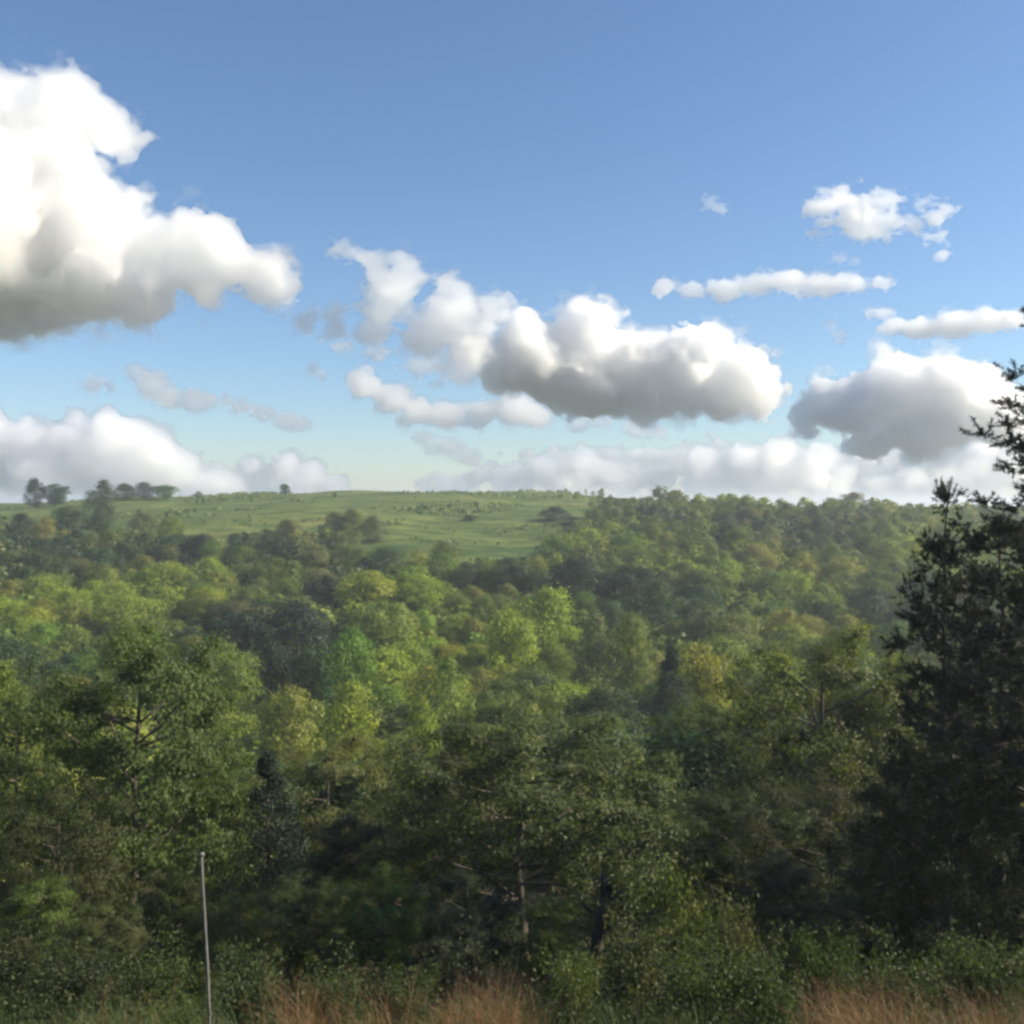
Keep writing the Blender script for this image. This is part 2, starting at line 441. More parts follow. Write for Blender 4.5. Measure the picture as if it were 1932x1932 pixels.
def make_shrub(name, seed, Ht=2.0, R=1.2, stems=16, per=150, leaf=.085):
    g = np.random.default_rng(seed); rr = random.Random(seed); G = Geo(); cs = []
    for k in range(stems):
        a = k * 2.4 + rr.uniform(-.4, .4); l = rr.uniform(.45, 1.0); sp = rr.uniform(.2, 1.0)
        p1 = Vector((math.cos(a) * R * sp * .45, math.sin(a) * R * sp * .45, Ht * l * .6)); p2 = Vector((math.cos(a) * R * sp, math.sin(a) * R * sp, Ht * l * (1.05 - .25 * sp)))
        G.tube([(math.cos(a) * .08, math.sin(a) * .08, -.15), p1, p2], [.022, .014, .005], 4)
        for q in range(5):
            c = p1.lerp(p2, rr.uniform(-.3, 1.05)) + Vector((rr.uniform(-1, 1), rr.uniform(-1, 1), rr.uniform(-.4, .8))) * R * .18
            cs.append(tuple(c))
    C = np.array(cs); n = len(C) * per // 3; idx = g.integers(0, len(C), n)
    P = C[idx] + g.normal(size=(n, 3)) * R * .13
    nrm = g.normal(size=(n, 3)) * .8 + np.array([0, 0, .8])
    Lf = leaf * g.uniform(.6, 1.4, n); Vv, T = leaves(P, nrm, Lf, Lf * .6, g)
    tone = np.clip(.5 * g.random(n) + .5 * g.random(len(C))[idx], 0, 1)
    return G.mesh(name + '_stems', M_BARK), mesh_from(name + '_foliage', Vv, T, M_LEAF, {'tone': ('FACE', np.repeat(tone, 2))})

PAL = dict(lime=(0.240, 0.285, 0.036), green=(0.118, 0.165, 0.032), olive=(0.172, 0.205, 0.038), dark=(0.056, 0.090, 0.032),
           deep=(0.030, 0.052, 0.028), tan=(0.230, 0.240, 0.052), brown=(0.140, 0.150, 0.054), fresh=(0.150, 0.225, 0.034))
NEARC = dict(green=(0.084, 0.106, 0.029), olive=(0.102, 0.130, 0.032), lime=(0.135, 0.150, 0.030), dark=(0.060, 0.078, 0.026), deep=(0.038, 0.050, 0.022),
             tan=(0.150, 0.145, 0.045), brown=(0.075, 0.080, 0.036))  # darker set: shade of the near slope is partly put into these colours
PALW = dict(lime='bright yellow-green', green='mid green', olive='olive green', dark='dark green', deep='blackish green',
            tan='yellowish tan', brown='grey-brown', fresh='fresh light green')

def plant(kind, protos, i, x, y, h, r, colour, parts, rot=None, jitter=.12):
    """a thing: Empty at the base, its parts copies of a prototype; returns the Empty"""
    (tm, cm, ph, pr) = protos[i % len(protos)]
    e = bpy.data.objects.new(kind, None); COL.objects.link(e)
    e.location = (x, y, H(x, y)); e.empty_display_size = .3
    e.rotation_euler = (0, 0, random.uniform(0, 6.28) if rot is None else rot)
    s = r / pr
    e.scale = (s, s, h / ph)
    c = tuple(max(.008, v * random.uniform(1 - jitter, 1 + jitter)) for v in colour)
    put(parts[0], tm, e); put(parts[1], cm, e, color=c)
    return e

def ground_from(px, dist): return (px - 966) / F * dist, dist
def top_height(px, ytop, dist):
    x = (px - 966) / F * dist
    return -(ytop - HORIZ) / F * dist - H(x, dist)

# ------------------------------------------------------------------ near trees
NEARP = []
for k, (sh, R, b, lm, sb, per, gap) in enumerate([('round', 3.6, .34, 28, 9, 115, .5), ('tall', 3.2, .16, 32, 7, 120, .55), ('vase', 3.7, .25, 28, 8, 120, .5), ('round', 3.9, .12, 34, 7, 120, .6)]):
    NEARP.append((*make_broadleaf('near_tree', 100 + k, 10, R, b, lm, sb, int(per * 1.5), .115, gap, sh), 10, R))
near = [  # px, ytop, crown width px, dist, proto, colour, label
    (243, 1178, 370, 38, 0, 'green', 'tall leafy green tree with dark straight trunk, behind the thin grey pole'),
    (20, 1290, 270, 43, 1, 'olive', 'olive green tree cut by the left edge beside the tall dark-trunked tree'),
    (-90, 1250, 300, 50, 2, 'lime', 'yellow-green tree whose crown is mostly beyond the left edge'),
    (112, 1480, 250, 32, 3, 'dark', 'low dark tree in the lower left corner in front of the olive tree'),
    (400, 1365, 190, 50, 1, 'green', 'narrow green tree between the dark-trunked tree and the dark conifer'),
    (622, 1400, 300, 62, 2, 'tan', 'broad yellowish tan tree right behind the dark conical conifer'),
    (735, 1385, 210, 72, 0, 'tan', 'yellowish tan tree right of the broad tan one behind the conifer'),
    (660, 1540, 230, 43, 1, 'dark', 'dark green tree just right of the dark conical conifer'),
    (790, 1500, 230, 46, 3, 'dark', 'bushy dark green tree left of the big green centre tree'),
    (868, 1400, 250, 55, 2, 'green', 'green tree peeping over left shoulder of the big centre tree'),
    (985, 1335, 460, 40, 0, 'green', 'big spreading green tree at centre bottom with thin dark trunk'),
    (1185, 1400, 280, 52, 1, 'olive', 'olive green tree just right of the big spreading centre tree'),
    (1330, 1310, 260, 66, 3, 'green', 'rounded mid green tree left of the large olive tree'),
    (1560, 1190, 400, 58, 2, 'olive', 'large olive green tree standing left of the tall dark pine'),
    (1690, 1235, 250, 62, 0, 'brown', 'brownish olive tree between the large olive tree and the pine'),
    (1405, 1480, 270, 45, 0, 'dark', 'dark green tree right of the broken dark trunk'),
    (1580, 1470, 290, 40, 3, 'brown', 'dull brown-green tree under the large olive tree'),
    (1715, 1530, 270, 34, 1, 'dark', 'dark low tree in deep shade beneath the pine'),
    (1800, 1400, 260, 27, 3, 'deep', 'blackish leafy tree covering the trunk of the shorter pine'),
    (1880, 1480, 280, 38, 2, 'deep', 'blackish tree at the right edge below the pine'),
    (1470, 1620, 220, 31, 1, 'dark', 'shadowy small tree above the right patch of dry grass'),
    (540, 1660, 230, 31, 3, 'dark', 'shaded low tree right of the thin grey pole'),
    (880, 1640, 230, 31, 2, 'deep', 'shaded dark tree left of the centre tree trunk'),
]
saplings = [
    (60, 1660, 190, 27, 1, 'olive', 'olive sapling at the left edge below the dark trees'),
    (185, 1700, 150, 25, 2, 'green', 'feathery sapling just left of the tall dark trunk'),
    (330, 1640, 170, 28, 1, 'green', 'green sapling just left of the thin pole'),
    (455, 1690, 170, 26, 3, 'olive', 'olive sapling just right of the thin pole'),
    (600, 1680, 170, 27, 1, 'green', 'green sapling above the left dry grass'),
    (725, 1650, 180, 28, 2, 'olive', 'olive sapling between the shaded trees left of centre'),
    (850, 1710, 160, 25, 1, 'brown', 'brownish sapling above the middle dry grass'),
    (1030, 1690, 150, 26, 1, 'olive', 'olive sapling between the centre trunk and the dead trunk'),
    (1520, 1700, 170, 26, 2, 'brown', 'dull brownish sapling above the right dry grass'),
    (1640, 1690, 170, 27, 1, 'dark', 'dim sapling right of the brownish one under the pine shade'),
]
for (px, yt, wpx, d, pi, c, lab) in saplings:
    x, y = ground_from(px, d)
    tag(plant('broadleaf_tree', NEARP, pi, x, y, top_height(px, yt, d), wpx / F * d / 2, NEARC[c], ('trunk', 'crown')), lab, 'sapling', 'saplings on the near slope')
for (px, yt, wpx, d, pi, c, lab) in near:
    x, y = ground_from(px, d)
    h = top_height(px, yt, d); r = wpx / F * d / 2
    tag(plant('broadleaf_tree', NEARP, pi, x, y, h, r, NEARC[c], ('trunk', 'crown')), lab, 'tree', 'trees on the near slope')

CEDP = [(*make_cedar('cedar', 301), 10, 2.4)]
for (px, yt, wpx, d, c, lab) in [(503, 1415, 200, 41, 'deep', 'dark conical conifer right of the thin grey pole'),
                                 (1268, 1215, 120, 120, 'deep', 'dark conifer standing among the pale trees right of centre')]:
    x, y = ground_from(px, d)
    tag(plant('conifer_tree', CEDP, 0, x, y, top_height(px, yt, d), wpx / F * d / 2, PAL[c], ('trunk', 'crown')), lab, 'tree')

# tall pine at the right edge, its trunk just outside the frame
PINP = [(*make_pine('pine', 401, per_whorl=6, clumps=1.5, base=.2, taper=.55), 18, 4.6)]
PINP.append((*make_pine('pine', 402, 14, 3.6, .05, 20, 4, clumps=2.4, taper=.5, tmax=.9), 14, 3.6))
e = plant('pine_tree', PINP, 0, 15.3, 27.5, 18.1, 5.2, (0.046, 0.056, 0.032), ('trunk', 'crown'), rot=.6)
tag(e, 'tall dark pine at the right edge rising above the skyline', 'tree')
e = plant('pine_tree', PINP, 1, 12.4, 30.0, 14.3, 2.6, (0.042, 0.052, 0.030), ('trunk', 'crown'), rot=2.4)
tag(e, 'shorter dark pine whose tip just breaks the skyline left of the tall pine', 'tree')
e = plant('pine_tree', PINP, 1, 15.6, 33.5, 14.6, 4.2, (0.038, 0.048, 0.030), ('trunk', 'crown'), rot=4.1)
tag(e, 'broad dark pine filling the right edge just under the skyline', 'tree')

# ------------------------------------------------------------------ wooded valley and far slope
MIDP = []
for k, (sh, R, b, lb) in enumerate([('round', 3.7, .12, 20), ('tall', 3.3, .08, 20), ('vase', 3.8, .16, 18), ('round', 4.0, .08, 24), ('cone', 3.5, .06, 22), ('round', 3.6, .14, 15), ('tall', 3.0, .1, 16), ('vase', 3.6, .12, 22)]):
    MIDP.append((*make_dome('wood_tree', 200 + k, 10, R, b, lb, 330, .25, sh), 10, R))
FARP = []
for k, (sh, R, b, lb) in enumerate([('round', 3.7, .1, 11), ('tall', 3.4, .08, 12), ('round', 4.0, .08, 12), ('vase', 3.7, .12, 10)]):
    FARP.append((*make_dome('far_tree', 250 + k, 10, R, b, lb, 30, .82, sh, 3), 10, R))

LITEP = []
for k, (sh, R, b, lb) in enumerate([('round', 3.7, .1, 13), ('tall', 3.4, .08, 13), ('vase', 3.8, .12, 12)]):
    LITEP.append((*make_dome('lite_tree', 270 + k, 10, R, b, lb, 80, .42, sh, 3), 10, R))

placed = []   # x, y, h, r, colour, hand label
hand = [  # px, ytop, width px, dist, colour, label
    (425, 1213, 135, 150, 'fresh', 'round bright green tree lit on its right side, left of centre'),
    (668, 1198, 125, 150, 'fresh', 'bright green tree with lit crown between two dark hollows, left of centre'),
    (660, 1288, 150, 120, 'lime', 'yellow-green tree directly below the bright green one left of centre'),
    (545, 1290, 150, 110, 'tan', 'pale yellowish tree below the round bright green tree'),
    (795, 1315, 90, 110, 'lime', 'small yellow-green tree right of the yellow-green one, above the tan trees'),
    (845, 1240, 115, 140, 'olive', 'olive tree above the small yellow-green tree at centre'),
    (1028, 1108, 140, 190, 'lime', 'tallest bright yellow-green tree near the centre of the wood'),
    (962, 1150, 130, 175, 'lime', 'yellow-green tree touching the tallest bright one on its left'),
    (1128, 1158, 90, 170, 'brown', 'grey-brown tree just right of the tallest bright tree'),
    (1195, 1168, 110, 165, 'olive', 'olive tree right of the grey-brown one near the centre'),
    (1325, 1215, 130, 140, 'lime', 'bright yellow-green tree right of the dark conifer among pale trees'),
    (690, 1075, 150, 230, 'lime', 'yellow-green tree in upper wood below the group of field trees'),
    (720, 1130, 120, 200, 'tan', 'tan tree just below the yellow-green one in the upper wood'),
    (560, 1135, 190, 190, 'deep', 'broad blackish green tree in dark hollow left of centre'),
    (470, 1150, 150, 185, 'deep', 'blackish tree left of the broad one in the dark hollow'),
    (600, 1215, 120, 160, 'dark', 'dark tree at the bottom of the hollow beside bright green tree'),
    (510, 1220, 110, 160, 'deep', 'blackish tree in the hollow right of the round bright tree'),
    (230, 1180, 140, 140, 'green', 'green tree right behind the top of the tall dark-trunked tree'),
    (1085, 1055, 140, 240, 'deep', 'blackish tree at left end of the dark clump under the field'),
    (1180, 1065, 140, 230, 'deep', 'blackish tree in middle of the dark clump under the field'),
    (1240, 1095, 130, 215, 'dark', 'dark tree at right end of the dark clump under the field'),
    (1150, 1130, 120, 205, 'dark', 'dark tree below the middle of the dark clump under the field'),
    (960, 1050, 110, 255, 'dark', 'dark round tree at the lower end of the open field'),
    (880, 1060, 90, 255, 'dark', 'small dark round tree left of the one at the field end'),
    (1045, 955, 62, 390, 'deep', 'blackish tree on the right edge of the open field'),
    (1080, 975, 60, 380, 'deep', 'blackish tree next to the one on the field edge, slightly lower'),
    # trees standing in the field and on the hilltop
    (196, 905, 62, 385, 'dark', 'tall dark tree standing alone on the hilltop at left'),
    (66, 902, 42, 470, 'deep', 'pointed dark tree at left end of the hilltop row'),
    (106, 912, 58, 470, 'dark', 'rounded dark tree next to the pointed one on the hilltop'),
    (236, 912, 50, 470, 'dark', 'dark hilltop tree just right of the tall lone tree'),
    (272, 910, 60, 470, 'dark', 'middle tree of the low dark row on the hilltop skyline'),
    (312, 916, 56, 470, 'green', 'green tree at right end of the low hilltop row'),
    (375, 927, 18, 480, 'dark', 'tiny round bush on the skyline right of the hilltop row'),
    (538, 914, 28, 490, 'dark', 'small round tree alone on the skyline above the open field'),
    (632, 931, 12, 480, 'dark', 'tiny dark bush right of the small lone skyline tree'),
    (42, 968, 78, 330, 'deep', 'blackish round tree at the left edge under the hilltop field'),
    (85, 975, 60, 325, 'tan', 'tan tree hugging right side of the blackish tree at left'),
    (130, 958, 80, 345, 'dark', 'dark tree below the hilltop row at left'),
    (190, 968, 70, 345, 'dark', 'dark tree below the tall lone hilltop tree'),
    (270, 965, 80, 335, 'brown', 'grey-brown tree in front of the field right of the lone tree'),
    (325, 975, 70, 330, 'olive', 'olive tree next to the grey-brown one in front of the field'),
    (632, 965, 62, 350, 'brown', 'grey-brown tree at left of the group in mid field'),
    (665, 960, 64, 345, 'olive', 'olive tree in the middle of the group in mid field'),
    (705, 972, 56, 340, 'brown', 'grey-brown tree at right of the group in mid field'),
    (885, 992, 34, 390, 'deep', 'low dark bush alone in the open field'),
    (1610, 929, 56, 500, 'brown', 'low brownish tree breaking the skyline left of the pine'),
]
for (px, yt, w, d, c, lab) in hand:
    x, y = ground_from(px, d); placed.append([x, y, max(2.0, top_height(px, yt, d)), w / F * d / 2, c, lab])
hx = np.array([p[:2] for p in placed])

def cnoise(x, y, s, o): return noise.noise(Vector((x * s + o, y * s * .7, o)))
ygrid = 58.0
while ygrid < 520:
    sp = 7.2
    xm = .52 * ygrid + 22
    xg = -xm + random.uniform(0, sp)
    while xg < xm:
        x = xg + random.uniform(-2.4, 2.4); y = ygrid + random.uniform(-2.4, 2.4)
        xg += sp
        infield = field_amount(x, y) > .35
        if infield and random.random() > .30 * (px_of(x, y) > 1060): continue
        if np.min(np.hypot(hx[:, 0] - x, hx[:, 1] - y)) < 4.2: continue
        px = px_of(x, y)
        h = random.uniform(6.8, 12.5) * (0.85 if y > 330 else 1.0)
        if y > 425: h *= .42
        if infield: h = random.uniform(1.8, 4.0)
        r = h * random.uniform(.42, .64)
        # keep the hand-placed trees in view
        yt = HORIZ - (H(x, y) + h) / y * F; skip = False
        for q in placed[:len(hand)]:
            if q[1] > y + 3 and q[1] - y < 110 and abs(px_of(q[0], q[1]) - px) < (q[3] / q[1] + r / y) * F * .7:
                qt = HORIZ - (H(q[0], q[1]) + q[2]) / q[1] * F
                lim = qt + q[2] * .55 / q[1] * F
                if yt < lim:
                    hn = -(lim - HORIZ) / F * y - H(x, y)
                    if hn < 4.0: skip = True; break
                    r *= max(.6, hn / h); h = hn; yt = lim
        if skip: continue
        a = cnoise(x, y, .018, 3.1) * 1.55 + random.uniform(-.22, .22) + .05; b = random.random()  # wide noise swing paints light bands and shadow pockets into the tree colours
        if 350 < px < 1150 and 95 < y < 215 and random.random() < .45: a += .45
        if a > .28: c = 'lime' if b < .45 else ('fresh' if b < .65 else 'olive')
        elif a > -.02: c = 'olive' if b < .5 else ('green' if b < .8 else 'tan')
        elif a > -.3: c = 'green' if b < .55 else ('dark' if b < .8 else 'brown')
        else: c = 'dark' if b < .6 else ('deep' if b < .75 else 'brown')
        placed.append([x, y, h, r, c, None])
    ygrid += sp

# rank by how much of each shows from the viewpoint (coarse depth order)
Q = 4; zb = np.full((1932 // Q, 1932 // Q), 1e9); idb = np.full(zb.shape, -1)
yy, xx = np.mgrid[0:1932 // Q, 0:1932 // Q]
for i in np.argsort([p[1] for p in placed]):
    x, y, h, r, c, lab = placed[i]
    cx = px_of(x, y) / Q; zt = H(x, y); y0 = (HORIZ - (zt + h) / y * F) / Q; y1 = (HORIZ - (zt + h * .1) / y * F) / Q
    rw = r / y * F / Q; cyy = (y0 + y1) / 2; rh = (y1 - y0) / 2
    a0, a1 = max(0, int(y0)), min(zb.shape[0], int(y1) + 2); b0, b1 = max(0, int(cx - rw)), min(zb.shape[1], int(cx + rw) + 2)
    if a0 >= a1 or b0 >= b1: continue
    m = ((xx[a0:a1, b0:b1] - cx) / max(rw, .5)) ** 2 + ((yy[a0:a1, b0:b1] - cyy) / max(rh, .5)) ** 2 < 1
    s = m & (zb[a0:a1, b0:b1] > y)
    zb[a0:a1, b0:b1][s] = y; idb[a0:a1, b0:b1][s] = i
for (px, yt, wpx, d, pi, c, lab) in near:      # the near trees stand in front
    h = top_height(px, yt, d); x, y = ground_from(px, d)
    y1 = (HORIZ - H(x, y) / y * F) / Q; y0 = yt / Q; rw = wpx / 2 / Q
    m = ((xx - px / Q) / rw) ** 2 + ((yy - (y0 + y1) / 2) / ((y1 - y0) / 2)) ** 2 < .8
    idb[m] = -1
cnt = np.bincount(idb[idb >= 0].ravel(), minlength=len(placed))
order = [i for i in np.argsort(-cnt) if placed[i][5] is None and cnt[i] > 2]
solo = order[:275 - 0]
solo_set = set(solo)
rest = [i for i in range(len(placed)) if placed[i][5] is None and i not in solo_set and (cnt[i] > 0 or placed[i][1] < 130 or i % 3 == 0)]
print('wood: hand', len(hand), 'solo', len(solo), 'rest', len(rest), 'min px', cnt[solo[-1]] if solo else 0)

ORD = ['leftmost', 'second from left', 'third from left', 'fourth from left', 'fifth from left', 'sixth from left', 'seventh from left', 'eighth from left', 'ninth from left',
       'tenth from left', 'eleventh from left', 'twelfth from left', 'thirteenth from left', 'fourteenth from left', 'fifteenth from left', 'sixteenth from left']
bins = {}
for i in solo:
    x, y, h, r, c, _ = placed[i]
    px = px_of(x, y); yt = HORIZ - (H(x, y) + h) / y * F
    third = 'left' if px < 644 else ('centre' if px < 1288 else 'right')
    band = 'topmost' if yt < 1000 else ('upper' if yt < 1060 else ('middle' if yt < 1130 else ('lower' if yt < 1220 else 'lowest')))
    bins.setdefault((c, third, band), []).append((px, i))
for (c, third, band), lst in bins.items():
    lst.sort()
    for k, (px, i) in enumerate(lst):
        if len(lst) == 1: lab = f'only {PALW[c]} tree in the {band} belt of the {third} wood'
        else: lab = f'{PALW[c]} tree, {ORD[min(k, 15)]} of its colour in {band} belt of {third} wood'
        placed[i][5] = lab
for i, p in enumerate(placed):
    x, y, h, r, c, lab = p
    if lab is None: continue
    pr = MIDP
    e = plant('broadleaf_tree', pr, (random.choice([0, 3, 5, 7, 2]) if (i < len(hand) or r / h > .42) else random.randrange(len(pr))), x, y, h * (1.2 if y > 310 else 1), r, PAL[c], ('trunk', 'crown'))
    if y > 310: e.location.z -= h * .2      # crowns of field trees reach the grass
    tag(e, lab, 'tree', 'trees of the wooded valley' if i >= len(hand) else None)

# everything smaller or hidden: one woodland mass
def bake(lst, protos, name):
    Vs, Ts, tones, cols = [], [], [], []; n = 0; g = np.random.default_rng(5)
    cache = []
    for (tm, cm, ph, pr) in protos:
        v = np.empty(len(cm.vertices) * 3, np.float32); cm.vertices.foreach_get('co', v)
        t = np.empty(len(cm.loops), np.int32); cm.loops.foreach_get('vertex_index', t)
        to = np.empty(len(cm.polygons), np.float32); cm.attributes['tone'].data.foreach_get('value', to)
        cache.append((v.reshape(-1, 3), t.reshape(-1, 3), to, ph, pr))
    for (x, y, h, r, c) in lst:
        v, t, to, ph, pr = cache[g.integers(len(cache))]; a = g.uniform(0, 6.28); ca, sa = math.cos(a), math.sin(a)
        s = r / pr
        w = np.stack([(v[:, 0] * ca - v[:, 1] * sa) * s + x, (v[:, 0] * sa + v[:, 1] * ca) * s + y, v[:, 2] * h / ph + H(x, y)], -1)
        Vs.append(w); Ts.append(t + n); n += len(v); tones.append(to)
        cols.append(np.tile(np.array([*PAL[c], 1]) * np.array([*([g.uniform(.88, 1.12)] * 3), 1]), (len(t), 1)))
    me = mesh_from(name, np.concatenate(Vs), np.concatenate(Ts), None, {'tone': ('FACE', np.concatenate(tones))})
    ca = me.attributes.new('leaf_colour', 'FLOAT_COLOR', 'FACE'); ca.data.foreach_set('color', np.concatenate(cols).astype(np.float32).ravel())
    return me
M_MASS = M_LEAF.copy(); M_MASS.name = 'woodland_leaf'
nt = M_MASS.node_tree
oi = [n for n in nt.nodes if n.type == 'OBJECT_INFO'][0]
ac = nd(nt, 'ShaderNodeAttribute', attribute_name='leaf_colour')
for l in list(oi.outputs['Color'].links): nt.links.new(ac.outputs['Color'], l.to_socket)
nt.nodes.remove(oi)
near_rest = [i for i in rest if placed[i][1] < 150]
print('near rest', len(near_rest), 'far rest', len(rest) - len(near_rest))
me = bake([placed[i][:5] for i in near_rest], LITEP, 'hidden_wood'); me.materials.append(M_MASS)
tag(put('woodland', me), 'half hidden trees filling the valley behind the near trees', 'woodland', kind='stuff')
me = bake([placed[i][:5] for i in rest if placed[i][1] >= 150], FARP, 'woodland'); me.materials.append(M_MASS)
tag(put('woodland', me), 'mass of smaller and half hidden trees filling the wooded valley', 'woodland', kind='stuff')

# wood standing right of the frame on the near slope; it shades the foreground
lst = []; r9 = random.Random(99)
for k in range(28):
    x = r9.uniform(21, 62); y = r9.uniform(6, 66)
    if abs(x) < y * .49 + 6: x = y * .49 + 6 + r9.uniform(0, 25)
    if 12 < y < 24 and x > 24: continue                     # a gap lets the low sun reach the bank
    lst.append((x, y, r9.uniform(11, 16), r9.uniform(3.2, 4.6), r9.choice(['dark', 'green', 'deep'])))
me = bake(lst, LITEP, 'roadside_wood'); me.materials.append(M_MASS)
tag(put('roadside_wood', me), 'dense wood on the slope continuing to the right of the pine', 'woodland', kind='stuff')

# ------------------------------------------------------------------ foreground: broken trunk, pole, shrubs, grass
def standing(name, px, d, parts):
    x, y = ground_from(px, d); e = bpy.data.objects.new(name, None); COL.objects.link(e); e.location = (x, y, H(x, y)); return e
d = 30.0
e = standing('dead_tree', 1118, d, None)
hh = top_height(1140, 1680, d)
G = Geo(); G.tube([(0, 0, -.4), (.06, 0, hh * .25), (.16, .05, hh * .55), (.28, .05, hh * .8), (.38, .02, hh * .93)], [.22, .18, .17, .155, .14], 9)
put('trunk', G.mesh('dead_trunk', M_DEAD), e)
for (ox, oy, ln, r) in [(-.08, .03, .9, .075), (.09, -.04, .55, .07), (.03, .1, .4, .06), (-.02, -.1, .65, .06)]:
    G = Geo(); G.tube([(.37 + ox, .02 + oy, hh * .91), (.40 + ox * 1.2, .02 + oy, hh * .93 + ln * .5), (.44 + ox * 1.3, oy, hh * .93 + ln)], [r, r * .75, .008], 5)
    put('splinter', G.mesh('splinter', M_DEAD), e)
for (z, dx, dz, r) in [(.55, .9, .9, .07), (.72, -.7, .8, .055), (.82, .8, .5, .05), (.4, -.5, .5, .04)]:
    G = Geo(); G.tube([(.16 + (z - .55) * .5, .05, hh * z), (.16 + dx * .5, .1, hh * z + dz * .4), (.2 + dx, .15, hh * z + dz)], [r, r * .7, r * .3], 5)
    put('branch', G.mesh('dead_branch', M_DEAD), e)
tag(e, 'thick leaning dark dead trunk, broken off, right of the centre tree', 'dead tree')

d = 17.0
e = standing('pole', 393, d, None)
hh = top_height(378, 1616, d); dx = -(393 - 378) / F * d
G = Geo(); G.tube([(0, 0, -.4), (-.008, 0, hh * .18), (dx * .30, .01, hh * .42), (dx * .55, .0, hh * .62), (dx * .95, .02, hh * .88), (dx, .02, hh)], [.027, .026, .025, .024, .022, .021], 10)
put('shaft', G.mesh('pole_shaft', M_POLE), e)
G = Geo(); G.tube([(dx, .02, hh - .02), (dx, .02, hh + .012), (dx - .002, .02, hh + .035)], [.034, .046, .040], 10)
put('cap', G.mesh('pole_cap', M_POLE), e)
tag(e, 'thin pale grey pole leaning slightly left with a small cap', 'pole')

SHRP = [(*make_shrub('shrub', 500 + k, 2.0, 1.2 + .1 * k, 16 + 2 * k), 2.0, 1.2 + .1 * k) for k in range(3)]
for (px, yt, w, d, c, lab) in [
    (1285, 1630, 190, 24, 'olive', 'yellowish olive shrub right of the broken dark trunk'),
    (1390, 1690, 150, 21, 'brown', 'dull olive shrub right of the yellower one, below dark trees'),
    (1200, 1740, 190, 20, 'dark', 'leafy dull green shrub under the broken dark trunk'),
    (1330, 1780, 200, 18, 'dark', 'low green shrub nearest the bottom edge right of centre'),
    (1090, 1800, 150, 19, 'green', 'small green shrub left of the shrubs, right of the dry grass'),
    (1450, 1800, 150, 18, 'dark', 'green shrub at left end of the right dry grass patch'),
    (1560, 1750, 140, 22, 'dark', 'dull green shrub behind the right dry grass patch'),
    (1700, 1790, 190, 20, 'dark', 'dark shrub behind the arching dry stems at right'),
    (1860, 1760, 200, 21, 'dark', 'dark shrub at the right edge above the dry grass'),
    (285, 1795, 190, 23, 'dark', 'bluish green shrub at foot of the tall dark trunk'),
    (470, 1800, 190, 20, 'dark', 'dark low shrub right of the pole foot'),
    (620, 1815, 170, 19, 'dark', 'dim green shrub behind the left end of the dry grass'),
    (760, 1830, 150, 18, 'dark', 'dim shrub behind the middle dry grass clump'),
    (130, 1800, 200, 21, 'deep', 'blackish shrub in the lower left corner'),
    (20, 1760, 180, 22, 'deep', 'blackish shrub at the left edge of the foreground'),
    (320, 1885, 130, 17, 'olive', 'small olive plant tuft left of the pole foot at the bottom edge'),
]:
    x, y = ground_from(px, d)
    tag(plant('shrub', SHRP, random.randrange(3), x, y, max(.8, top_height(px, yt, d)), w / F * d / 2, NEARC[c], ('stems', 'foliage')), lab, 'shrub', 'shrubs along the bottom of the slope')

def blades(spots, name, mat, L=(.7, 1.25), w=.011, lean=.35, seg=4, colour=(.3, .19, .09)):
    """arching grass blades; spots = (x, y, number, spread)"""
    g = np.random.default_rng(31); Vs, Fs, tn = [], [], []; n0 = 0
    for (x, y, n, spr) in spots:
        bx = x + g.normal(size=n) * spr; by = y + g.normal(size=n) * spr; bz = hgt(bx, by) - .03
        az = g.uniform(0, 6.283, n); ll = g.uniform(*L, n); le = lean * g.uniform(.15, 1.7, n); wd = w * g.uniform(.6, 1.4, n)
        side = np.stack([-np.sin(az), np.cos(az), np.zeros(n)], -1); rot = g.uniform(0, 3.14, n)
        side = np.stack([np.cos(rot), np.sin(rot), np.zeros(n)], -1)
        for s in range(seg + 1):
            t = s / seg
            off = le * ll * t ** 2.2
            p = np.stack([bx + np.cos(az) * off, by + np.sin(az) * off, bz + ll * t * (1 - .22 * le * t * t)], -1)
            ws = (wd * (1 - t * .85) * .5)[:, None]
            Vs.append(np.stack([p - side * ws, p + side * ws], 1).reshape(-1, 3))
        for s in range(seg):
            i = n0 + s * 2 * n + np.arange(n) * 2; j = i + 2 * n
            Fs.append(np.stack([i, i + 1, j + 1, j], -1)); tn.append(g.random(n))
        n0 += 2 * n * (seg + 1)
    me = mesh_from(name, np.concatenate(Vs), np.concatenate(Fs), mat, {'tone': ('FACE', np.concatenate(tn))})
    return put(name, me, color=colour)
spots = []
g2 = np.random.default_rng(77)
for (pa, pb, d0, d1, k, hgh) in [(530, 650, 14, 15.6, 9, 1), (700, 780, 14, 15, 4, 1), (840, 975, 14.5, 17.5, 24, 1), (1530, 1720, 14.5, 18, 26, 1), (1500, 1932, 14, 15.5, 14, 1), (1830, 1960, 15, 17.5, 14, 1), (190, 290, 14, 15, 2, 1)]:
    for q in range(k):
        d = g2.uniform(d0, d1); x, y = ground_from(g2.uniform(pa, pb), d); spots.append((x, y, int(g2.integers(25, 75)), g2.uniform(.1, .3)))
tag(blades(spots, 'dry_grass', M_GRASS, (.35, 1.35), .009, .6, 5, (.215, .118, .068)), 'tall tan dry grass clumps along the bottom edge', 'grass', kind='stuff')
spots = [(g2.uniform(-14, 14), g2.uniform(11, 30), 45, .35) for q in range(380)]
tag(blades(spots, 'green_grass', M_GRASS, (.3, .8), .016, .5, 3, (.055, .085, .028)), 'low green grass and weeds covering the near slope', 'grass', kind='stuff')

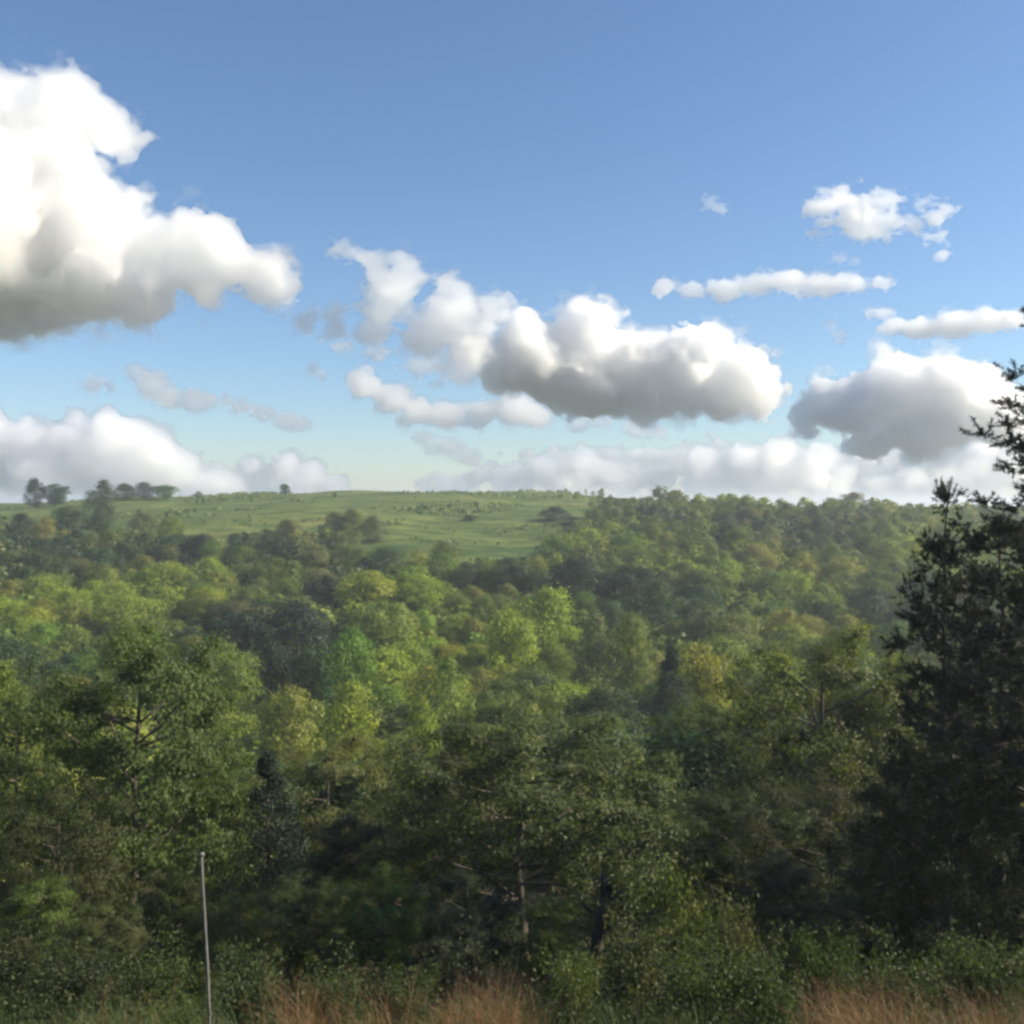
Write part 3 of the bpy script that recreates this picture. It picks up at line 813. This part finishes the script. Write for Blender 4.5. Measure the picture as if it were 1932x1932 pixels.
# leafy ground cover on the near slope between the trunks
g3 = np.random.default_rng(9); n = 80000
yy_ = 16 + 44 * g3.random(n) ** 1.3; xx_ = g3.uniform(-1, 1, n) * (yy_ * .52 + 4)
bump = np.array([noise.noise(Vector((a * .45, b * .45, 2.2))) for a, b in zip(xx_[:n], yy_[:n])])
zz_ = hgt(xx_, yy_) + g3.random(n) ** 1.4 * np.clip(1.0 + 2.4 * bump, .2, 2.8)
Lf = .0036 * yy_ * g3.uniform(.6, 1.5, n)
Vv, T = leaves(np.stack([xx_, yy_, zz_], -1), g3.normal(size=(n, 3)) * .6 + np.array([0, 0, 1]), Lf, Lf * .6, g3)
me = mesh_from('undergrowth', Vv, T, M_LEAF, {'tone': ('FACE', np.repeat(g3.random(n), 2))})
tag(put('undergrowth', me, color=(.050, .066, .024)), 'leafy undergrowth between the trunks of the near slope', 'undergrowth', kind='stuff')

# rough tufts and low scrub on the grassy hilltop
n = 16000
yy_ = g3.uniform(265, 540, n); xx_ = g3.uniform(-1, 1, n) * (yy_ * .53)
fa = field_amount(xx_, yy_); pn = np.array([noise.noise(Vector((a * .02, b * .05, 5.0))) + .5 * noise.noise(Vector((a * .09, b * .14, 8.0))) for a, b in zip(xx_, yy_)])
k = (fa > .5) & (g3.random(n) < np.clip(.10 + 2.4 * pn, .015, 1)); xx_, yy_, pn = xx_[k], yy_[k], pn[k]; n = len(xx_)
hh_ = g3.uniform(.25, .6, n) + np.clip(pn, 0, 1) * 1.6
zz_ = hgt(xx_, yy_) + hh_ * .4
Vv, T = leaves(np.stack([xx_, yy_, zz_], -1), g3.normal(size=(n, 3)) * np.array([1, 1, .4]), hh_ * 1.3, hh_ * 1.2, g3)
me = mesh_from('hilltop_scrub', Vv, T, M_LEAF, {'tone': ('FACE', np.repeat(g3.random(n), 2))})
tag(put('hilltop_scrub', me, color=(.120, .155, .045)), 'rough grass tufts and low scrub on the open hilltop field', 'scrub', kind='stuff')

# ------------------------------------------------------------------ clouds: billowing bodies of scattering vapour, lit by the sun and sky
def cloud_mat(name, dens, g=.8):
    m, nt = new_mat(name)
    vs = nd(nt, 'ShaderNodeVolumeScatter', Density=dens, Anisotropy=g)
    vs.inputs['Color'].default_value = (1, 1, 1, 1)
    out = nd(nt, 'ShaderNodeOutputMaterial'); nt.links.new(vs.outputs[0], out.inputs['Volume'])
    m.cycles.homogeneous_volume = True if hasattr(m.cycles, 'homogeneous_volume') else None
    return m
def lattice_noise(shape, cell, g):
    """smooth random field on a grid, cubic B-spline interpolated from a coarse lattice; about -1..1"""
    m = [int(n / c) + 4 for n, c in zip(shape, cell)]
    A = g.uniform(-1, 1, m).astype(np.float32)
    for ax in range(3):
        t = np.arange(shape[ax]) / cell[ax]; i = t.astype(int); f = (t - i).astype(np.float32)
        w = [(1 - f) ** 3 / 6, (3 * f ** 3 - 6 * f ** 2 + 4) / 6, (-3 * f ** 3 + 3 * f ** 2 + 3 * f + 1) / 6, f ** 3 / 6]
        sh = [1, 1, 1]; sh[ax] = -1
        A = sum(np.take(A, i + k, axis=ax) * w[k].reshape(sh) for k in range(4))
    return A * 1.9
def cloud(label, D, blobs, od=1.0, rag=1.0, seed=0, vox=4.0, stretch=1.0, wisp=0.0):
    """blobs: (px, py, radius) on the layout sheet at distance D; od = vapour density, rag = how ragged, wisp = torn into streaks"""
    vox *= 1.22 if D <= 11500 else 1.5; u = D / F; g = np.random.default_rng(seed + 50); rr = random.Random(seed + 11)
    B = []
    rb = sum(b[2] for b in blobs) / len(blobs)
    for b in blobs:
        dz = rr.uniform(-.5, .5) * b[2]; B.append((b[0], b[1], dz, b[2]))
        for k in range(5):       # shoulders round each main billow
            a = rr.uniform(0, 6.283); e = rr.uniform(-1, 1); q = b[2] * rr.uniform(.3, .55)
            B.append((b[0] + math.cos(a) * math.cos(e) * b[2] * .75 * stretch, b[1] - math.sin(a) * math.cos(e) * b[2] * .75, dz + math.sin(e) * b[2] * .75, q))
    B = np.array(B); pad = rb * 1.0 * rag + 4 * vox
    lo = np.array([np.min(B[:, 0] - B[:, 3] * stretch), np.min(B[:, 1] - B[:, 3]), np.min(B[:, 2] - B[:, 3])]) - pad
    hi = np.array([np.max(B[:, 0] + B[:, 3] * stretch), np.max(B[:, 1] + B[:, 3]), np.max(B[:, 2] + B[:, 3])]) + pad
    n = ((hi - lo) / vox).astype(int) + 1
    X, Y, Z = [(lo[k] + np.arange(n[k]) * vox).astype(np.float32) for k in range(3)]
    S = np.full(n, 1e3, np.float32); kk = .10 * rb
    for (x, y, z, r) in B:
        d = np.sqrt((((X - x) / stretch) ** 2)[:, None, None] + ((Y - y) ** 2)[None, :, None] + ((Z - z) ** 2)[None, None, :]) - r
        h = np.clip(.5 + .5 * (S - d) / kk, 0, 1); S = S * (1 - h) + d * h - kk * h * (1 - h)
    def fbm(amp, cell, wisp, pers, wx):
        N = np.zeros(n, np.float32)
        while cell > 1.0 and amp > .1 * vox:
            ns = lattice_noise(n, (cell * wx, cell, cell), g)
            N += amp * ((1 - wisp) * (2.2 * np.abs(ns) - .62) + wisp * 1.1 * ns)
            amp *= pers; cell *= .52
        return N
    wisp = max(wisp, .5)
    torn = wisp > .55
    Sd = S - fbm((.50 if torn else .30) * rag * rb ** .75 * 60 ** .25, (.70 if torn else .85) * rb / vox, wisp, .82 if torn else .88, 1.6 if torn else 1.2) - (.10 if torn else .02) * rb
    So = Sd - fbm(.46 * rb, .60 * rb / vox, 1.0, .80, 1.6)          # torn outer vapour
    out = None
    c0 = np.array([(lo[0] + hi[0]) / 2, (lo[1] + hi[1]) / 2, 0])
    for (part, fld, iso, dens) in (('cloud', Sd, 0.0, od * DENS), ('veil', .5 * Sd + .5 * So, .06 * rb + .4 * vox, od * DENS * .26), ('veil', So, .09 * rb + .6 * vox, od * DENS * .13)):
        k = 1 if part == 'cloud' else 2                  # the thin vapour needs less detail
        gr = openvdb.FloatGrid(); gr.background = 1e3; gr.copyFromArray(np.ascontiguousarray(fld[::k, ::k, ::k], dtype=np.float32)); P, T3, Q4 = gr.convertToPolygons(iso, 0.0); P = P * k
        W = np.stack([(lo[0] + P[:, 0] * vox - c0[0]) * u, (lo[2] + P[:, 2] * vox) * u, -(lo[1] + P[:, 1] * vox - c0[1]) * u], -1)
        me = mesh_from(part, W, Q4.astype(np.int32)[:, ::-1] if FLIP else Q4.astype(np.int32), cloud_mat('vapour', dens / (60 * u)), smooth=True)
        if out is None:
            out = put('cloud', me, loc=((c0[0] - 966) * u, D, (HORIZ - c0[1]) * u)); tag(out, label, 'cloud', 'cumulus clouds in the blue sky')
        else: put('veil', me, out)
    return out
DENS, FLIP = 5.6, False
cloud('huge towering white cumulus at the upper left edge', 7000, [(50, 205, 62), (-40, 230, 95), (135, 200, 55), (190, 240, 45), (242, 272, 34), (80, 310, 95), (-60, 420, 180), (90, 420, 125), (190, 430, 75), (40, 530, 90), (200, 520, 80),
      (310, 480, 62), (290, 545, 48), (420, 480, 52), (490, 510, 42), (380, 530, 42), (-80, 560, 90), (110, 575, 45), (345, 420, 24), (255, 390, 22), (250, 570, 40), (0, 580, 55)], .8, 1, 1, 3.6)
cloud('wispy white cloud left of the large grey one, at centre', 10000, [(735, 560, 40), (715, 520, 26), (760, 510, 24), (850, 600, 42), (885, 645, 40), (800, 640, 34), (700, 630, 28), (640, 618, 18), (585, 606, 12), (930, 585, 24), (860, 555, 24), (640, 490, 12)], .5, 1.25, 2, 3, 1.15, .75)
cloud('large grey-bellied cloud with bright crest right of centre', 10500, [(1000, 670, 62), (1100, 630, 50), (1090, 700, 68), (1200, 690, 70), (1300, 670, 55), (1330, 640, 30), (1300, 725, 45), (1390, 715, 48), (1440, 735, 32), (950, 690, 42), (1360, 755, 34), (1130, 745, 42), (1230, 750, 42), (1030, 720, 44), (1430, 755, 28)], 1.5, 1, 3, 3.2)
cloud('large grey-centred cloud with glowing rim by the pine', 11500, [(1560, 760, 40), (1620, 765, 58), (1700, 735, 55), (1790, 725, 50), (1860, 735, 40), (1720, 790, 52), (1800, 780, 42), (1900, 790, 50), (1515, 790, 24), (1640, 820, 40), (1740, 830, 40)], 1.4, 1, 4, 3.2)
cloud('long thin white cloud high right of centre', 8500, [(1255, 543, 12), (1305, 550, 14), (1370, 545, 17), (1430, 536, 19), (1490, 530, 22), (1550, 536, 20), (1610, 538, 14), (1660, 535, 12)], .7, 1.1, 5, 2.4, 1.9, .35)
cloud('long smooth white cloud near the right edge above the pine', 8500, [(1660, 590, 10), (1690, 614, 13), (1740, 620, 19), (1800, 614, 23), (1860, 608, 21), (1905, 602, 15)], .7, .9, 6, 2.4, 1.9, .35)
cloud('ragged broken white cloud at upper right', 7500, [(1550, 398, 18), (1590, 382, 18), (1640, 395, 24), (1620, 430, 22), (1555, 428, 12), (1680, 378, 14), (1665, 425, 18), (1600, 405, 18)], .5, 1.5, 7, 2.2, 1.25, .8)
cloud('small ragged cloud fragment right of the broken upper right cloud', 7500, [(1725, 425, 15), (1760, 415, 15), (1782, 400, 10), (1765, 450, 13), (1775, 480, 9), (1750, 382, 9)], .45, 1.4, 8, 2.0, 1.2, .8)
cloud('tiny lone white puff in clear blue sky right of centre', 7500, [(1338, 384, 9), (1354, 394, 9)], .4, 1.0, 9, 1.5, 1.3, .6)
cloud('small low white cloud at left between big cloud and horizon', 12000, [(290, 722, 24), (320, 748, 22), (370, 755, 22), (265, 705, 13), (180, 722, 15), (210, 730, 12)], .45, 1.2, 10, 2.8, 1.2, .4)
cloud('faint pale cloud streak right of the small low left cloud', 12000, [(430, 758, 10), (460, 768, 12), (500, 780, 14), (540, 795, 14), (568, 804, 9)], .5, 1.1, 11, 2.4, 1.6, .6)
cloud('broad cumulus bank on the left horizon', 16000, [(-40, 850, 70), (60, 860, 66), (150, 855, 66), (230, 840, 50), (290, 862, 48), (335, 890, 48), (395, 915, 38), (100, 920, 70), (240, 920, 60), (205, 795, 20), (430, 925, 26)], .9, 1, 12, 4.2)
cloud('low cream cumulus on the horizon left of centre', 17000, [(480, 895, 32), (540, 885, 32), (590, 895, 28), (630, 915, 22), (460, 925, 30), (560, 925, 34)], .8, 1, 13, 3.2)
cloud('tiny puff below the wispy centre cloud', 11000, [(592, 698, 12), (608, 708, 10)], .45, 1.1, 14, 1.8)
cloud('row of small white billows below the wispy centre cloud', 13000, [(685, 722, 24), (735, 755, 26), (785, 778, 22), (850, 782, 26), (910, 778, 22), (970, 772, 30), (1015, 785, 22), (900, 800, 15)], .7, 1.1, 15, 3, 1.2)
cloud('faint small cloud under the row of billows', 15000, [(800, 828, 14), (850, 845, 18), (890, 865, 14), (820, 848, 12)], .4, 1.2, 16, 2.6, 1.4, .5)
cloud('two faint billows under the large grey-bellied cloud', 15000, [(1095, 800, 16), (1130, 795, 13), (1200, 808, 18), (1240, 814, 14)], .4, 1.2, 17, 2.6, 1.3, .4)
cloud('pale cloud resting on the horizon at centre', 19000, [(960, 905, 24), (1040, 888, 32), (1100, 880, 34), (1150, 892, 32), (1180, 915, 24), (1080, 920, 32), (980, 925, 24)], .5, 1.1, 18, 3.4, 1.2, .3)
cloud('wide bright cloud bank on the horizon right of centre', 19000, [(1250, 905, 26), (1330, 878, 34), (1400, 872, 34), (1470, 865, 36), (1530, 880, 32), (1590, 900, 28), (1450, 920, 42), (1330, 925, 38), (1560, 930, 34)], .7, 1, 19, 3.6)
cloud('low white cloud on the horizon behind the pine', 20000, [(1660, 912, 20), (1720, 905, 24), (1790, 910, 28), (1860, 900, 32), (1920, 890, 36)], .5, 1.1, 20, 3.4, 1.2, .3)

cloud('thin pale veil of cloud low over the centre horizon', 22000, [(860, 915, 16), (950, 895, 16), (1040, 870, 14), (1150, 862, 15), (1250, 872, 18), (1340, 850, 14), (1200, 905, 20), (1420, 900, 20)], .75, 1.3, 24, 3.4, 3.2, .8)
cloud('thin bright veil of cloud low on the right behind the pine', 22000, [(1480, 850, 14), (1560, 872, 20), (1640, 868, 20), (1720, 872, 22), (1800, 866, 24), (1880, 856, 24), (1600, 915, 24), (1700, 925, 24)], .8, 1.2, 25, 3.4, 2.6, .8)
cloud('faint grey shelf of vapour under the wispy centre cloud', 11000, [(640, 650, 8), (720, 668, 12), (800, 690, 16), (870, 705, 18), (920, 690, 18)], .5, 1.2, 26, 2.8, 2.2, .7)
cloud('tiny faint scrap of cloud above the long smooth right cloud', 8500, [(1565, 612, 8), (1582, 635, 9)], .3, 1.3, 21, 1.8, 1.3, .7)
cloud('tiny faint scrap of cloud above the long thin cloud', 8500, [(1585, 488, 7), (1610, 492, 6)], .25, 1.2, 22, 1.6, 1.8, .7)
cloud('small white scrap between the two large grey clouds', 10500, [(1440, 662, 12), (1462, 668, 8)], .4, 1.2, 23, 2.0, 1.3, .5)

# ------------------------------------------------------------------ haze
bm = bmesh.new(); bmesh.ops.create_cube(bm, size=1)
me = bpy.data.meshes.new('haze'); bm.to_mesh(me); bm.free()
m, nt = new_mat('haze_air')
pv = nd(nt, 'ShaderNodeVolumePrincipled'); pv.inputs['Color'].default_value = (.84, .91, 1.0, 1); pv.inputs['Density'].default_value = .00034; pv.inputs['Anisotropy'].default_value = .3
pv.inputs['Density Attribute'].default_value = ''
out = nd(nt, 'ShaderNodeOutputMaterial'); nt.links.new(pv.outputs[0], out.inputs['Volume'])
me.materials.append(m)
zlo = float(GZ.min()) - 1.2; zhi = 24.0
hz = put('haze', me, loc=(0, 16800, (zlo + zhi) / 2), scale=(64400, 34600, zhi - zlo))
tag(hz, kind='stuff')
